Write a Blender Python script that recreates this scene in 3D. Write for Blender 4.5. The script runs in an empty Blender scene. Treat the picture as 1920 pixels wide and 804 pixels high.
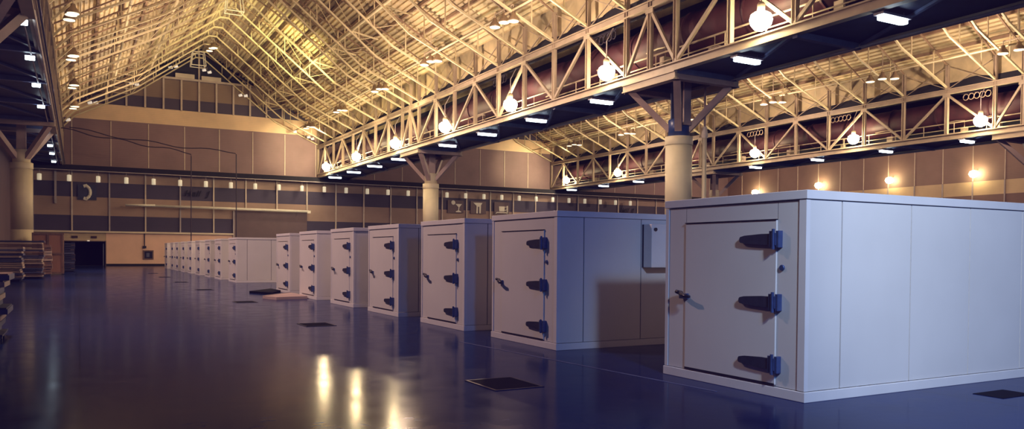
import bpy, math, random
from mathutils import Vector, Matrix
random.seed(7)
S = bpy.context.scene
col = S.collection
R = math.radians

# ------------------------------------------------------------------ materials
def newmat(name):
    m = bpy.data.materials.new(name); m.use_nodes = True
    nt = m.node_tree; nt.nodes.clear()
    out = nt.nodes.new('ShaderNodeOutputMaterial'); b = nt.nodes.new('ShaderNodeBsdfPrincipled')
    nt.links.new(b.outputs[0], out.inputs[0])
    return m, nt, b

def objco(nt, scale=(1, 1, 1)):
    tc = nt.nodes.new('ShaderNodeTexCoord'); mp = nt.nodes.new('ShaderNodeMapping')
    mp.inputs['Scale'].default_value = scale
    nt.links.new(tc.outputs['Object'], mp.inputs['Vector'])
    return mp.outputs[0]

def mat(name, c, rough=.55, metal=0, var=.12, scale=1.5, bump=.0, spec=.5, stretch=(1, 1, 1)):
    m, nt, b = newmat(name)
    n = nt.nodes.new('ShaderNodeTexNoise'); n.inputs['Scale'].default_value = scale; n.inputs['Detail'].default_value = 5
    nt.links.new(objco(nt, stretch), n.inputs['Vector'])
    r = nt.nodes.new('ShaderNodeValToRGB')
    r.color_ramp.elements[0].position = .3; r.color_ramp.elements[1].position = .7
    r.color_ramp.elements[0].color = [x * (1 - var) for x in c] + [1]
    r.color_ramp.elements[1].color = [min(1, x * (1 + var)) for x in c] + [1]
    nt.links.new(n.outputs[0], r.inputs[0]); nt.links.new(r.outputs[0], b.inputs['Base Color'])
    b.inputs['Roughness'].default_value = rough; b.inputs['Metallic'].default_value = metal
    b.inputs['Specular IOR Level'].default_value = spec
    if bump:
        bp = nt.nodes.new('ShaderNodeBump'); bp.inputs['Strength'].default_value = bump
        nt.links.new(n.outputs[0], bp.inputs['Height']); nt.links.new(bp.outputs[0], b.inputs['Normal'])
    return m

def emit(name, c, s):
    m, nt, b = newmat(name)
    b.inputs['Base Color'].default_value = (.8, .8, .8, 1)
    b.inputs['Emission Color'].default_value = (*c, 1); b.inputs['Emission Strength'].default_value = s
    return m

def ramp_wall(name, stops, clap=5.2, rough=.6):
    """stripes by height (constant ramp over object z 0..30), fine clapboard lines"""
    m, nt, b = newmat(name)
    co = objco(nt)
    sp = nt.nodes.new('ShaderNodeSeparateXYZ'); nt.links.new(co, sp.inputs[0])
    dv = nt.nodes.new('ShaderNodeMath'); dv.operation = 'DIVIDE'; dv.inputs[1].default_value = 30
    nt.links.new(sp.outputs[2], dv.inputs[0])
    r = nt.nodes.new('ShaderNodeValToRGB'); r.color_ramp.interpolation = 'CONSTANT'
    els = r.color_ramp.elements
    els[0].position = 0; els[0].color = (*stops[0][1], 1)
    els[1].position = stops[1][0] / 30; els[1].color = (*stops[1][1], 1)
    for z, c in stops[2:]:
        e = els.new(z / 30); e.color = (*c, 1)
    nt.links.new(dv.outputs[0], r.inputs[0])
    w = nt.nodes.new('ShaderNodeMath'); w.operation = 'MULTIPLY'; w.inputs[1].default_value = clap
    nt.links.new(sp.outputs[2], w.inputs[0])
    fr = nt.nodes.new('ShaderNodeMath'); fr.operation = 'FRACT'; nt.links.new(w.outputs[0], fr.inputs[0])
    n = nt.nodes.new('ShaderNodeTexNoise'); n.inputs['Scale'].default_value = .35; n.inputs['Detail'].default_value = 6
    nt.links.new(co, n.inputs['Vector'])
    mr = nt.nodes.new('ShaderNodeMapRange'); mr.inputs[1].default_value = .3; mr.inputs[2].default_value = .7
    mr.inputs[3].default_value = .82; mr.inputs[4].default_value = 1.1
    nt.links.new(n.outputs[0], mr.inputs[0])
    gt = nt.nodes.new('ShaderNodeMapRange'); gt.inputs[1].default_value = 0; gt.inputs[2].default_value = .16
    gt.inputs[3].default_value = .8; gt.inputs[4].default_value = 1.0
    nt.links.new(fr.outputs[0], gt.inputs[0])
    mu = nt.nodes.new('ShaderNodeMath'); mu.operation = 'MULTIPLY'
    nt.links.new(mr.outputs[0], mu.inputs[0]); nt.links.new(gt.outputs[0], mu.inputs[1])
    mx = nt.nodes.new('ShaderNodeVectorMath'); mx.operation = 'SCALE'
    nt.links.new(r.outputs[0], mx.inputs[0]); nt.links.new(mu.outputs[0], mx.inputs['Scale'])
    nt.links.new(mx.outputs[0], b.inputs['Base Color'])
    b.inputs['Roughness'].default_value = rough
    bp = nt.nodes.new('ShaderNodeBump'); bp.inputs['Strength'].default_value = .4; bp.inputs['Distance'].default_value = .03
    nt.links.new(fr.outputs[0], bp.inputs['Height']); nt.links.new(bp.outputs[0], b.inputs['Normal'])
    return m

def floor_mat():
    m, nt, b = newmat('floor_concrete')
    co = objco(nt)
    n1 = nt.nodes.new('ShaderNodeTexNoise'); n1.inputs['Scale'].default_value = .18; n1.inputs['Detail'].default_value = 8; n1.inputs['Roughness'].default_value = .65
    n2 = nt.nodes.new('ShaderNodeTexNoise'); n2.inputs['Scale'].default_value = 2.2; n2.inputs['Detail'].default_value = 8
    n3 = nt.nodes.new('ShaderNodeTexNoise'); n3.inputs['Scale'].default_value = 9; n3.inputs['Detail'].default_value = 4
    for n in (n1, n2, n3): nt.links.new(co, n.inputs['Vector'])
    r = nt.nodes.new('ShaderNodeValToRGB')
    e = r.color_ramp.elements
    e[0].position = .3; e[0].color = (.007, .018, .085, 1)
    e[1].position = .72; e[1].color = (.011, .024, .105, 1)
    nt.links.new(n1.outputs[0], r.inputs[0])
    mr = nt.nodes.new('ShaderNodeMapRange'); mr.inputs[1].default_value = .3; mr.inputs[2].default_value = .7; mr.inputs[3].default_value = .88; mr.inputs[4].default_value = 1.12
    nt.links.new(n2.outputs[0], mr.inputs[0])
    sc = nt.nodes.new('ShaderNodeVectorMath'); sc.operation = 'SCALE'
    nt.links.new(r.outputs[0], sc.inputs[0]); nt.links.new(mr.outputs[0], sc.inputs['Scale'])
    # sawn joints every 8.8 m
    br = nt.nodes.new('ShaderNodeTexBrick'); br.offset = 0; br.inputs['Scale'].default_value = 1
    br.inputs['Color1'].default_value = (1, 1, 1, 1); br.inputs['Color2'].default_value = (1, 1, 1, 1); br.inputs['Mortar'].default_value = (.55, .55, .55, 1)
    br.inputs['Mortar Size'].default_value = .012; br.inputs['Brick Width'].default_value = 8.8; br.inputs['Row Height'].default_value = 8.8
    nt.links.new(co, br.inputs['Vector'])
    mx = nt.nodes.new('ShaderNodeVectorMath'); mx.operation = 'MULTIPLY'
    nt.links.new(sc.outputs[0], mx.inputs[0]); nt.links.new(br.outputs[0], mx.inputs[1])
    nt.links.new(mx.outputs[0], b.inputs['Base Color'])
    rr = nt.nodes.new('ShaderNodeMapRange'); rr.inputs[1].default_value = .3; rr.inputs[2].default_value = .7; rr.inputs[3].default_value = .12; rr.inputs[4].default_value = .18
    nt.links.new(n2.outputs[0], rr.inputs[0]); nt.links.new(rr.outputs[0], b.inputs['Roughness'])
    bp = nt.nodes.new('ShaderNodeBump'); bp.inputs['Strength'].default_value = .05; bp.inputs['Distance'].default_value = .01
    nt.links.new(n3.outputs[0], bp.inputs['Height']); nt.links.new(bp.outputs[0], b.inputs['Normal'])
    b.inputs['Specular IOR Level'].default_value = .5; b.inputs['IOR'].default_value = 1.08
    return m

M = dict(
    steel=mat('cream_painted_steel', (.47, .38, .29), .5, 0, .15, 1.2),
    rafter=mat('cream_rafter_steel', (.74, .64, .42), .5, 0, .18, .8),
    purlin=mat('brown_purlin', (.30, .20, .13), .6, 0, .3, 1),
    deck=mat('corrugated_roof_deck', (.66, .55, .34), .62, 0, .35, .6),
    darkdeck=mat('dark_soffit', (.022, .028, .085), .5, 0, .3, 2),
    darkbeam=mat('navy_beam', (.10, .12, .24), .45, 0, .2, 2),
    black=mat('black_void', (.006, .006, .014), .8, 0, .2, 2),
    duct=mat('maroon_duct', (.050, .012, .020), .55, 0, .3, 1.5),
    column=mat('column_wrap', (.66, .58, .42), .55, 0, .07, 1.2),
    bluesteel=mat('blue_steel', (.02, .05, .20), .35, 0, .2, 3),
    bracket=mat('mauve_bracket', (.42, .31, .29), .5, 0, .12, 1.5),
    cooler=mat('white_cooler_skin', (.62, .59, .60), .42, 0, .04, .9),
    coolertrim=mat('white_cooler_trim', (.66, .63, .66), .42, 0, .04, 2),
    seam=mat('seam_shadow', (.04, .04, .07), .7, 0, .2, 2),
    strap=mat('dark_hinge_strap', (.03, .03, .06), .4, .3, .2, 12),
    hinge=mat('blue_grey_hinge', (.05, .08, .22), .35, .4, .2, 12),
    handle=mat('black_handle', (.03, .025, .04), .3, .4, .2, 12),
    metal=mat('brushed_threshold', (.22, .17, .20), .35, .6, .2, 6),
    mullion=mat('pale_mullion', (.62, .52, .46), .45, 0, .1, 2),
    darkmullion=mat('grey_mullion', (.38, .33, .36), .45, 0, .1, 2),
    base=mat('beige_base_wall', (.86, .56, .46), .6, 0, .07, .6),
    ledge=mat('pale_ledge', (.72, .62, .52), .5, 0, .08, 1),
    opwall=mat('operable_panel', (.13, .085, .10), .6, 0, .1, .8),
    mauvewall=mat('mauve_side_wall', (.20, .14, .17), .6, 0, .1, .4),
    plywood=mat('plywood', (.34, .17, .12), .6, 0, .2, 1.2, stretch=(1, 1, .2)),
    board_cream=mat('cream_board', (.44, .33, .27), .6, 0, .15, 3),
    board_brown=mat('brown_board', (.19, .11, .09), .6, 0, .2, 3),
    board_navy=mat('navy_board', (.03, .035, .09), .5, 0, .2, 3),
    board_blue=mat('grey_blue_board', (.09, .10, .20), .5, 0, .2, 3),
    white=mat('white_paint', (.78, .74, .68), .5, 0, .05, 3),
    cable=mat('dark_cable', (.02, .012, .03), .6, 0, .2, 3),
    grate=mat('black_floor_plate', (.004, .004, .010), .8, 0, .3, 6, spec=.05),
    tape=mat('pale_floor_line', (.10, .11, .22), .5, 0, .3, 3),
    darkglass=mat('dark_glass', (.02, .02, .05), .15, 0, .2, 3),
    reflector=mat('lamp_reflector', (.30, .22, .14), .4, .3, .1, 6),
    hid=emit('warm_lamp_glow', (1, .78, .44), 115),
    halo=emit('side_lamp_glow', (1, .78, .38), 40),
    fluo=emit('cool_tube_glow', (.72, .88, 1.0), 9),
    pend=emit('pendant_glow', (1, .82, .5), 2.2),
    flood=emit('flood_lens_glow', (1, .85, .7), .5),
    can=emit('cream_can_glow', (1, .84, .55), .38),
)
DK = (.052, .042, .092); LT = (.38, .26, .22)
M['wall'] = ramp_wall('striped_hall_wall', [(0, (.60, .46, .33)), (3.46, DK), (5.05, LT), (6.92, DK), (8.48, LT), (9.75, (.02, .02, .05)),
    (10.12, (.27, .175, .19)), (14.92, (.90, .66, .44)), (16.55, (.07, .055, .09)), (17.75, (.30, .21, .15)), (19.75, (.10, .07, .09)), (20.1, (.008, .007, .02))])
M['floor'] = floor_mat()
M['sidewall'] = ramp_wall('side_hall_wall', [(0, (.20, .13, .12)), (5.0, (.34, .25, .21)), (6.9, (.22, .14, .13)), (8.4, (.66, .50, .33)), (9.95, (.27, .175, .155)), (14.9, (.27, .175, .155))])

# ------------------------------------------------------------------ mesh builder
class MB:
    def __init__(s): s.v = []; s.f = []
    def add(s, vs, fs):
        o = len(s.v); s.v += [tuple(v) for v in vs]; s.f += [tuple(i + o for i in f) for f in fs]; return s
    def box(s, a, b):
        (x0, y0, z0), (x1, y1, z1) = a, b
        if x0 > x1: x0, x1 = x1, x0
        if y0 > y1: y0, y1 = y1, y0
        if z0 > z1: z0, z1 = z1, z0
        return s.add([(x0, y0, z0), (x1, y0, z0), (x1, y1, z0), (x0, y1, z0), (x0, y0, z1), (x1, y0, z1), (x1, y1, z1), (x0, y1, z1)],
                     [(0, 3, 2, 1), (4, 5, 6, 7), (0, 1, 5, 4), (1, 2, 6, 5), (2, 3, 7, 6), (3, 0, 4, 7)])
    def frame(s, p, q, up):
        p, q = Vector(p), Vector(q); d = (q - p).normalized(); u = Vector(up)
        a = d.cross(u)
        if a.length < 1e-4: a = d.cross(Vector((1, 0, 0)))
        a.normalize(); c = a.cross(d).normalized()
        return p, q, a, c
    def beam(s, p, q, w, h, up=(0, 0, 1), off=(0, 0)):
        p, q, a, c = s.frame(p, q, up)
        o = a * off[0] + c * off[1]; vs = []
        for e in (p, q):
            for i, j in ((-1, -1), (1, -1), (1, 1), (-1, 1)): vs.append(e + o + a * (i * w / 2) + c * (j * h / 2))
        return s.add(vs, [(3, 2, 1, 0), (4, 5, 6, 7), (0, 1, 5, 4), (1, 2, 6, 5), (2, 3, 7, 6), (3, 0, 4, 7)])
    def hbeam(s, p, q, w, h, up, t=.035):
        """I section: flanges at +-w/2 along the side axis, web between"""
        s.beam(p, q, t, h, up, (-w / 2, 0)); s.beam(p, q, t, h, up, (w / 2, 0)); s.beam(p, q, w, t, up); return s
    def tube(s, pts, r, n=8, caps=True):
        pts = [Vector(p) for p in pts]; rs = r if isinstance(r, (list, tuple)) else [r] * len(pts)
        o = len(s.v); prev = None
        for i, p in enumerate(pts):
            d = (pts[min(i + 1, len(pts) - 1)] - pts[max(i - 1, 0)])
            if d.length < 1e-6: d = prev or Vector((0, 0, 1))
            d.normalize(); prev = d
            u = Vector((0, 0, 1)) if abs(d.z) < .9 else Vector((0, 1, 0))
            a = d.cross(u).normalized(); c = a.cross(d)
            for k in range(n):
                t = 2 * math.pi * k / n; s.v.append(tuple(p + a * math.cos(t) * rs[i] + c * math.sin(t) * rs[i]))
        for i in range(len(pts) - 1):
            for k in range(n):
                A = o + i * n + k; B = o + i * n + (k + 1) % n
                s.f.append((A, B, B + n, A + n))
        if caps:
            s.f.append(tuple(o + k for k in range(n))[::-1]); s.f.append(tuple(o + (len(pts) - 1) * n + k for k in range(n)))
        return s
    def lathe(s, prof, c=(0, 0, 0), n=20, axis='z'):
        """prof list of (r, h)"""
        o = len(s.v)
        for r, h in prof:
            for k in range(n):
                t = 2 * math.pi * k / n; x, y = r * math.cos(t), r * math.sin(t)
                v = (x, y, h) if axis == 'z' else ((h, x, y) if axis == 'x' else (x, h, y))
                s.v.append((v[0] + c[0], v[1] + c[1], v[2] + c[2]))
        for i in range(len(prof) - 1):
            for k in range(n):
                A = o + i * n + k; B = o + i * n + (k + 1) % n
                s.f.append((A, B, B + n, A + n))
        s.f.append(tuple(o + k for k in range(n))[::-1]); s.f.append(tuple(o + (len(prof) - 1) * n + k for k in range(n)))
        return s
    def prism(s, poly, axis, a, b):
        """extrude a 2D polygon; axis 'x' -> poly is (y,z); 'y' -> (x,z); 'z' -> (x,y)"""
        n = len(poly); vs = []
        for h in (a, b):
            for u, v in poly: vs.append({'x': (h, u, v), 'y': (u, h, v), 'z': (u, v, h)}[axis])
        fs = [tuple(range(n))[::-1], tuple(range(n, 2 * n))] + [(i, (i + 1) % n, n + (i + 1) % n, n + i) for i in range(n)]
        return s.add(vs, fs)
    def build(s, name, m, parent=None, smooth=False, bevel=0):
        me = bpy.data.meshes.new(name); me.from_pydata(s.v, [], s.f); me.update()
        me.materials.append(M[m] if isinstance(m, str) else m)
        import bmesh
        bm = bmesh.new(); bm.from_mesh(me); bmesh.ops.recalc_face_normals(bm, faces=bm.faces); bm.to_mesh(me); bm.free()
        if smooth:
            me.polygons.foreach_set('use_smooth', [len(p.vertices) == 4 for p in me.polygons])
        ob = bpy.data.objects.new(name, me); col.objects.link(ob)
        if parent: ob.parent = parent
        if bevel:
            bv = ob.modifiers.new('bevel', 'BEVEL'); bv.width = bevel; bv.segments = 2; bv.limit_method = 'ANGLE'
        return ob

def tag(o, label=None, cat=None, group=None, kind=None):
    if label: o['label'] = label
    if cat: o['category'] = cat
    if group: o['group'] = group
    if kind: o['kind'] = kind
    return o
def empty(name, loc=(0, 0, 0), label=None, cat=None, group=None, rz=0):
    o = bpy.data.objects.new(name, None); col.objects.link(o); o.location = loc; o.rotation_euler.z = rz
    return tag(o, label, cat, group)
def kids(o): return [c for c in bpy.data.objects if c.parent == o]
def snapshot(o): return (o, [(c, [g for g in kids(c)]) for c in kids(o)])
def dup(snap, loc, label=None, group=None):
    r = snap[0].copy(); col.objects.link(r); r.location = loc
    if label: r['label'] = label
    if group: r['group'] = group
    for ch, gs in snap[1]:
        c = ch.copy(); col.objects.link(c); c.parent = r
        for g in gs:
            d = g.copy(); col.objects.link(d); d.parent = c
    return r
def struct(o): o['kind'] = 'structure'; return o
ORD = ['first', 'second', 'third', 'fourth', 'fifth', 'sixth', 'seventh', 'eighth', 'ninth', 'tenth', 'eleventh', 'twelfth', 'thirteenth', 'fourteenth',
       'fifteenth', 'sixteenth', 'seventeenth', 'eighteenth', 'nineteenth', 'twentieth', 'twenty-first', 'twenty-second', 'twenty-third', 'twenty-fourth',
       'twenty-fifth', 'twenty-sixth', 'twenty-seventh', 'twenty-eighth', 'twenty-ninth', 'thirtieth', 'thirty-first', 'thirty-second']

# ------------------------------------------------------------------ key dimensions (metres)
YW = 92.2                      # far end wall
XL = -5.7                      # left side wall
XS = 88.0                      # right side wall
YB = -14.0
VAL = [(-5.2, -1.42), (24.36, 28.05), (56.0, 59.8)]     # the service bridges between the vaulted roofs
CY = [30.9, 62.65]
ZB, ZT, ZP, ZDK = 10.45, 13.65, 15.6, 10.12
bot = sorted([32.8 + 6.99 * k for k in range(5)] + [64.55 + 6.99 * k for k in range(4)] + [29.0, 22.0, 15.0] + [91.9])
top = sorted([30.9, 62.65] + [36.3, 43.29, 50.28, 57.26] + [68.04, 75.03, 82.02, 88.9] + [25.5, 18.5])
top = sorted(top)
nodes = sorted(bot + top)
EAVE, PITCH = 15.95, .585      # roof deck

# ------------------------------------------------------------------ setting
MB().box((XL - .3, YB, -.3), (XS + .3, YW + .3, 0)).build('floor', 'floor')['kind'] = 'structure'

# end wall with its doorway (X -1.33..2.41, z 0..2.52)
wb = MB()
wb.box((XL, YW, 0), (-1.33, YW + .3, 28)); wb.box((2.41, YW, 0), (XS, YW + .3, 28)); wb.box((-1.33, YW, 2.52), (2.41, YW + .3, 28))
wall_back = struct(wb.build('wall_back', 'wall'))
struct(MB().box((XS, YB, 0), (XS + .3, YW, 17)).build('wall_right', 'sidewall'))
struct(MB().box((XL - .3, YB, 0), (XL, YW, 17)).build('wall_left', 'mauvewall'))
door = struct(empty('door_1', (.54, YW, 0)))
b = MB(); b.box((-1.87, .32, -.0), (1.87, 6.0, .02)); b.box((-1.87, 6, 0), (1.87, 6.1, 2.6)); b.box((-1.95, .3, 0), (-1.87, 6, 2.6)); b.box((1.87, .3, 0), (1.95, 6, 2.6)); b.box((-1.95, .3, 2.52), (1.95, 6, 2.6))
b.build('door_recess', 'black', door)
b = MB(); b.box((-1.93, -.05, 0), (-1.85, .02, 2.56)); b.box((1.85, -.05, 0), (1.93, .02, 2.56)); b.box((-1.93, -.05, 2.5), (1.93, .02, 2.58)); b.build('door_frame', 'opwall', door)
MB().box((1.62, -.1, .02), (1.72, -.02, 2.3)).build('door_leaf_edge', 'board_blue', door)
MB().lathe([(.02, -.08), (.12, -.07), (.12, 0), (.02, .01)], (.3, -.12, 2.6), 12).build('door_lamp', 'flood', door)
for x in (-.38, 1.34):
    e = empty('exit_sign', (x, YW, 2.94), 'small dark exit sign above the doorway, ' + ('left' if x < 0 else 'right') + ' one of the pair', 'sign')
    MB().box((-.27, -.1, -.1), (.27, 0, .12)).build('housing', 'cable', e)
    MB().box((-.22, -.105, -.06), (.22, -.1, .08)).build('face', 'duct', e)
# beige panels of the base wall with joints, skirting and ledge
struct(MB().box((2.45, YW - .04, .22), (15.0, YW, 3.4)).build('trim_1', 'base'))
struct(MB().box((XL, YW - .30, 3.4), (15.0, YW, 3.58)).build('trim_2', 'ledge'))
struct(MB().box((2.45, YW - .06, 0), (85, YW, .22)).build('baseboard_back', 'black'))
# mullions of the lower wall, the thin joints of the upper wall, the gable studs: parts of the wall
for k in range(-1, 25):
    x = -.61 + 3.39 * k
    if 15 < x < 23.2: z0 = 6.2
    else: z0 = 3.58
    MB().box((x - .07, YW - .16, z0), (x + .07, YW, 9.75)).build('mullion', 'mullion' if k % 2 == 0 or x > 15 else 'darkmullion', wall_back)
for k in range(-2, 24):
    x = 2.94 + 3.537 * k
    if x < XL + .2: continue
    MB().box((x - .045, YW - .05, 10.3), (x + .045, YW, 14.9)).build('joint_strip', 'mullion', wall_back)
for r0, r1 in ((VAL[0][1], VAL[1][0]), (VAL[1][1], VAL[2][0])):
    n = int((r1 - r0) / 1.77)
    mid = (r0 + r1) / 2
    for k in range(-7, 8):
        x = mid + 1.77 * k
        zt = EAVE + PITCH * ((r1 - r0) / 2 - abs(x - mid)) - .4
        if zt > 17:
            MB().box((x - .09, YW - .2, 16.6), (x + .09, YW, min(zt, 19.95 if abs(k) < 3 and k else 24))).build('gable_stud', 'mullion', wall_back)
    MB().box((mid - 3.6, YW - .35, 19.85), (mid + 5.0, YW, 20.05)).build('gable_sill', 'mullion', wall_back)
    MB().box((mid - 2.4, YW - .5, 20.05), (mid - .5, YW - .3, 20.5)).build('sill_board', 'ledge', wall_back)
    MB().box((mid + .2, YW - .5, 20.0), (mid + 2.2, YW - .3, 20.45)).build('sill_board', 'ledge', wall_back)
# side wall joints
wr = bpy.data.objects['wall_right']
for k in range(18):
    y = 89.2 - 3.537 * k
    MB().box((XS - .06, y - .045, 10.0), (XS, y + .045, 16)).build('joint_strip', 'mullion', wr)
    MB().box((XS - .1, y - .07, 3.5), (XS, y + .07, 9.95)).build('mullion', 'darkmullion', wr)
# dark soffit beam across the end wall
struct(MB().box((XL, YW - 1.35, 9.62), (XS, YW, 10.12)).build('trim_3', 'black'))
struct(MB().box((XL, YW - 1.38, 9.54), (XS, YW - 1.30, 9.62)).build('trim_4', 'darkmullion'))
# left wall pilaster trims
# operable dark panel and the pale tube running above it
o = empty('operable_panel', (19.0, YW - .12, 0), 'tall plain dark brown movable wall panel behind the far coolers', 'wall panel')
MB().box((-3.95, -.1, 0), (4.1, .1, 6.1)).build('panel', 'opwall', o)
MB().box((-4.05, -.16, 0), (-3.9, .12, 6.1)).build('edge_post', 'darkmullion', o)
o = empty('track_tube', (14, YW - 1, 6.3), 'long pale horizontal tube hung low across the end wall stripes', 'tube')
MB().tube([(-8.3, 0, 0), (9.1, 0, -.1)], .15, 10).build('tube', 'white', o, True)
MB().tube([(-9.8, -.3, -.03), (-7.0, -.3, .03)], .12, 10).build('tube_end', 'white', o, True)
MB().box((8.9, -.15, -.3), (9.3, .15, 0)).build('end_bracket', 'white', o)
for x in (-7.9, -4, 0, 4, 8): MB().box((x - .05, -.05, -.1), (x + .05, .95, .05)).build('wall_arm', 'darkmullion', o)
# framed cabinet with conduit on the beige base wall
o = empty('wall_cabinet', (6.43, YW - .04, 1.17), 'small framed dark window cabinet on the beige base wall', 'cabinet')
MB().box((-.5, -.12, -.48), (.5, 0, .48)).build('frame', 'board_brown', o)
MB().box((-.38, -.14, -.38), (.38, -.12, .36)).build('glass', 'darkglass', o)
MB().box((-.2, -.16, -.25), (.1, -.14, .2)).build('notice', 'board_blue', o)
o = empty('conduit', (6.06, YW - .1, 2.1), 'thin dark conduit dropping to a black switch on the beige wall', 'conduit')
MB().tube([(0, -.05, 0), (0, -.05, 1.35)], .05, 8).build('pipe', 'cable', o)
MB().box((-.16, -.14, -.25), (.16, .02, 0)).build('switch_box', 'handle', o)
o = tag(MB().box((-2.15, YW - .3, 6.3), (-1.95, YW - .12, 9.6)).build('wall_post', 'darkmullion'), 'short grey post hanging beside the left column on the striped wall', 'post')

# wall pictograms and writing
def sign(name, x, z, w, h, label, bg=None):
    o = empty(name, (x, YW - .17, z), label, 'sign')
    if bg: MB().box((-w / 2, 0, -h / 2), (w / 2, .03, h / 2)).build('backing', bg, o)
    return o
o = sign('phone_sign', .75, 7.5, 1.7, 1.5, 'white telephone handset pictogram on dark square, left end of wall', 'darkdeck')
pts = [(-.22 + .5 * math.cos(t), .66 * math.sin(t)) for t in [math.radians(a) for a in range(-72, 73, 12)]]
b = MB(); b.tube([(x, -.04, z) for x, z in pts], .15, 8)
b.beam((-.32, -.04, .60), (.02, -.04, .70), .1, .30, (0, 0, 1)); b.beam((-.32, -.04, -.60), (.02, -.04, -.70), .1, .30, (0, 0, 1)); b.build('handset', 'white', o)
for nm, x, z, w in (('left', 41.9, 7.45, 2.2), ('mid', 45.1, 7.45, 2.2), ('right', 48.5, 7.45, 2.2)):
    if nm == 'left':
        o = sign('drink_sign', x, z, w, 1.6, 'cocktail glass pictogram right of the pale middle column', 'opwall')
        b = MB(); b.prism([(-.1, .35), (.85, .35), (.5, -.05), (.42, -.45), (.75, -.6), (.75, -.7), (.0, -.7), (.0, -.6), (.32, -.45), (.38, -.05)], 'y', -.06, -.02); b.build('glass_shape', 'white', o)
        MB().lathe([(.28, -.06), (.28, -.02)], (-.35, 0, .5), 14, 'y').build('fruit_shape', 'white', o)
    elif nm == 'mid':
        o = sign('dining_sign', x, z, w, 1.6, 'two-legged pale pictogram between the glass and the cup pictograms', 'opwall')
        b = MB(); b.prism([(-.75, .6), (.55, .6), (.35, .3), (.3, -.75), (.12, -.75), (.1, .1), (-.1, .1), (-.12, -.75), (-.32, -.75), (-.3, .2)], 'y', -.06, -.02); b.build('shape', 'white', o)
    else:
        o = sign('cup_sign', x, z, w, 1.6, 'cup on a saucer pictogram, rightmost of the three pictograms', 'opwall')
        b = MB(); b.prism([(-.45, .25), (.4, .25), (.35, -.4), (-.4, -.4)], 'y', -.06, -.02); b.prism([(-.9, -.75), (-.8, -.5), (.9, -.5), (.75, -.75), (.6, -.6), (-.7, -.6)], 'y', -.06, -.02); b.build('cup_shape', 'white', o)
        b = MB(); b.tube([(.4, -.04, .15), (.65, -.04, .2), (.75, -.04, -.05), (.6, -.04, -.25), (.38, -.04, -.25)], .06, 6); b.build('cup_handle', 'white', o)
        MB().box((.72, -.06, -.7), (.86, -.02, .35)).build('spoon_shape', 'white', o)
def text(name, s, x, z, size, label):
    c = bpy.data.curves.new(name, 'FONT'); c.body = s; c.size = size; c.shear = .35; c.offset = .022; c.extrude = .02; c.space_character = 1.15
    c.materials.append(M['black'])
    t = bpy.data.objects.new(name + '_curve', c); col.objects.link(t)
    bpy.context.view_layer.update()
    me = bpy.data.meshes.new_from_object(t.evaluated_get(bpy.context.evaluated_depsgraph_get())); bpy.data.objects.remove(t)
    o = bpy.data.objects.new(name, me); col.objects.link(o); o.location = (x, YW - .22, z); o.rotation_euler = (R(90), 0, 0)
    return tag(o, label, 'lettering')
text('hall_lettering', 'Hall  J', 9.95, 7.52, .86, 'black slanted lettering reading Hall J on the left part of the end wall')
text('hall_lettering', 'Hall  J', 67.3, 7.55, .86, 'black slanted lettering reading Hall J just left of the big near column')

# ------------------------------------------------------------------ roof decks (corrugated, ribs along the hall)
def deck(x0, z0, x1, z1, name='ceiling'):
    n = int(math.hypot(x1 - x0, z1 - z0) / .36); d = Vector((x1 - x0, 0, z1 - z0)); L = d.length; d.normalize(); up = Vector((-d.z, 0, d.x))
    if up.z < 0: up = -up
    pr = []
    for i in range(n):
        s = L * i / n; w = L / n
        for f, h in ((0, 0), (.5, 0), (.6, .13), (.9, .13)):
            p = Vector((x0, 0, z0)) + d * (s + f * w) + up * h; pr.append((p.x, p.z))
    pr.append((x1, z1)); b = MB(); m = len(pr)
    b.add([(x, YB, z) for x, z in pr] + [(x, YW, z) for x, z in pr], [(i, i + 1, m + i + 1, m + i) for i in range(m - 1)])
    return struct(b.build(name, 'deck'))
vaults = [(VAL[0][1], VAL[1][0]), (VAL[1][1], VAL[2][0]), (VAL[2][1], XS)]
for i, (a, c) in enumerate(vaults):
    mid = (a + c) / 2; zr = EAVE + PITCH * (c - a) / 2
    deck(a - .1, EAVE, mid, zr); deck(mid, zr, c + .1, EAVE)
    # outer weather skin keeps stray light out
    b = MB(); b.add([(a - .1, YB, EAVE + .35), (mid, YB, zr + .35), (c + .1, YB, EAVE + .35), (a - .1, YW + .2, EAVE + .35), (mid, YW + .2, zr + .35), (c + .1, YW + .2, EAVE + .35)], [(0, 1, 4, 3), (1, 2, 5, 4)])
    struct(b.build('ceiling', 'black'))

# purlins
def tube_y(x, z, r): return MB().tube([(x, YB + 1, z), (x, YW - .3, z)], r, 6)
for vi, (a, c) in enumerate(vaults[:2]):
    mid = (a + c) / 2; H = (c - a) / 2
    vn = ('central', 'right hand')[vi]
    for sgn, side in ((-1, 'left'), (1, 'right')):
        for k, t in enumerate((.08, .2, .32, .44, .56, .68, .8, .92)):
            x = mid + sgn * H * (1 - t); z = EAVE + PITCH * H * t - .14
            tag(MB().beam((x, YB + 1, z), (x, YW - .1, z), .14, .2).build('roof_purlin', 'purlin'),
                'dark tan purlin, %s slope of the %s roof, %s up from the eave' % (side, vn, ORD[k]), 'purlin', 'purlins under the %s roof' % vn)

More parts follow.
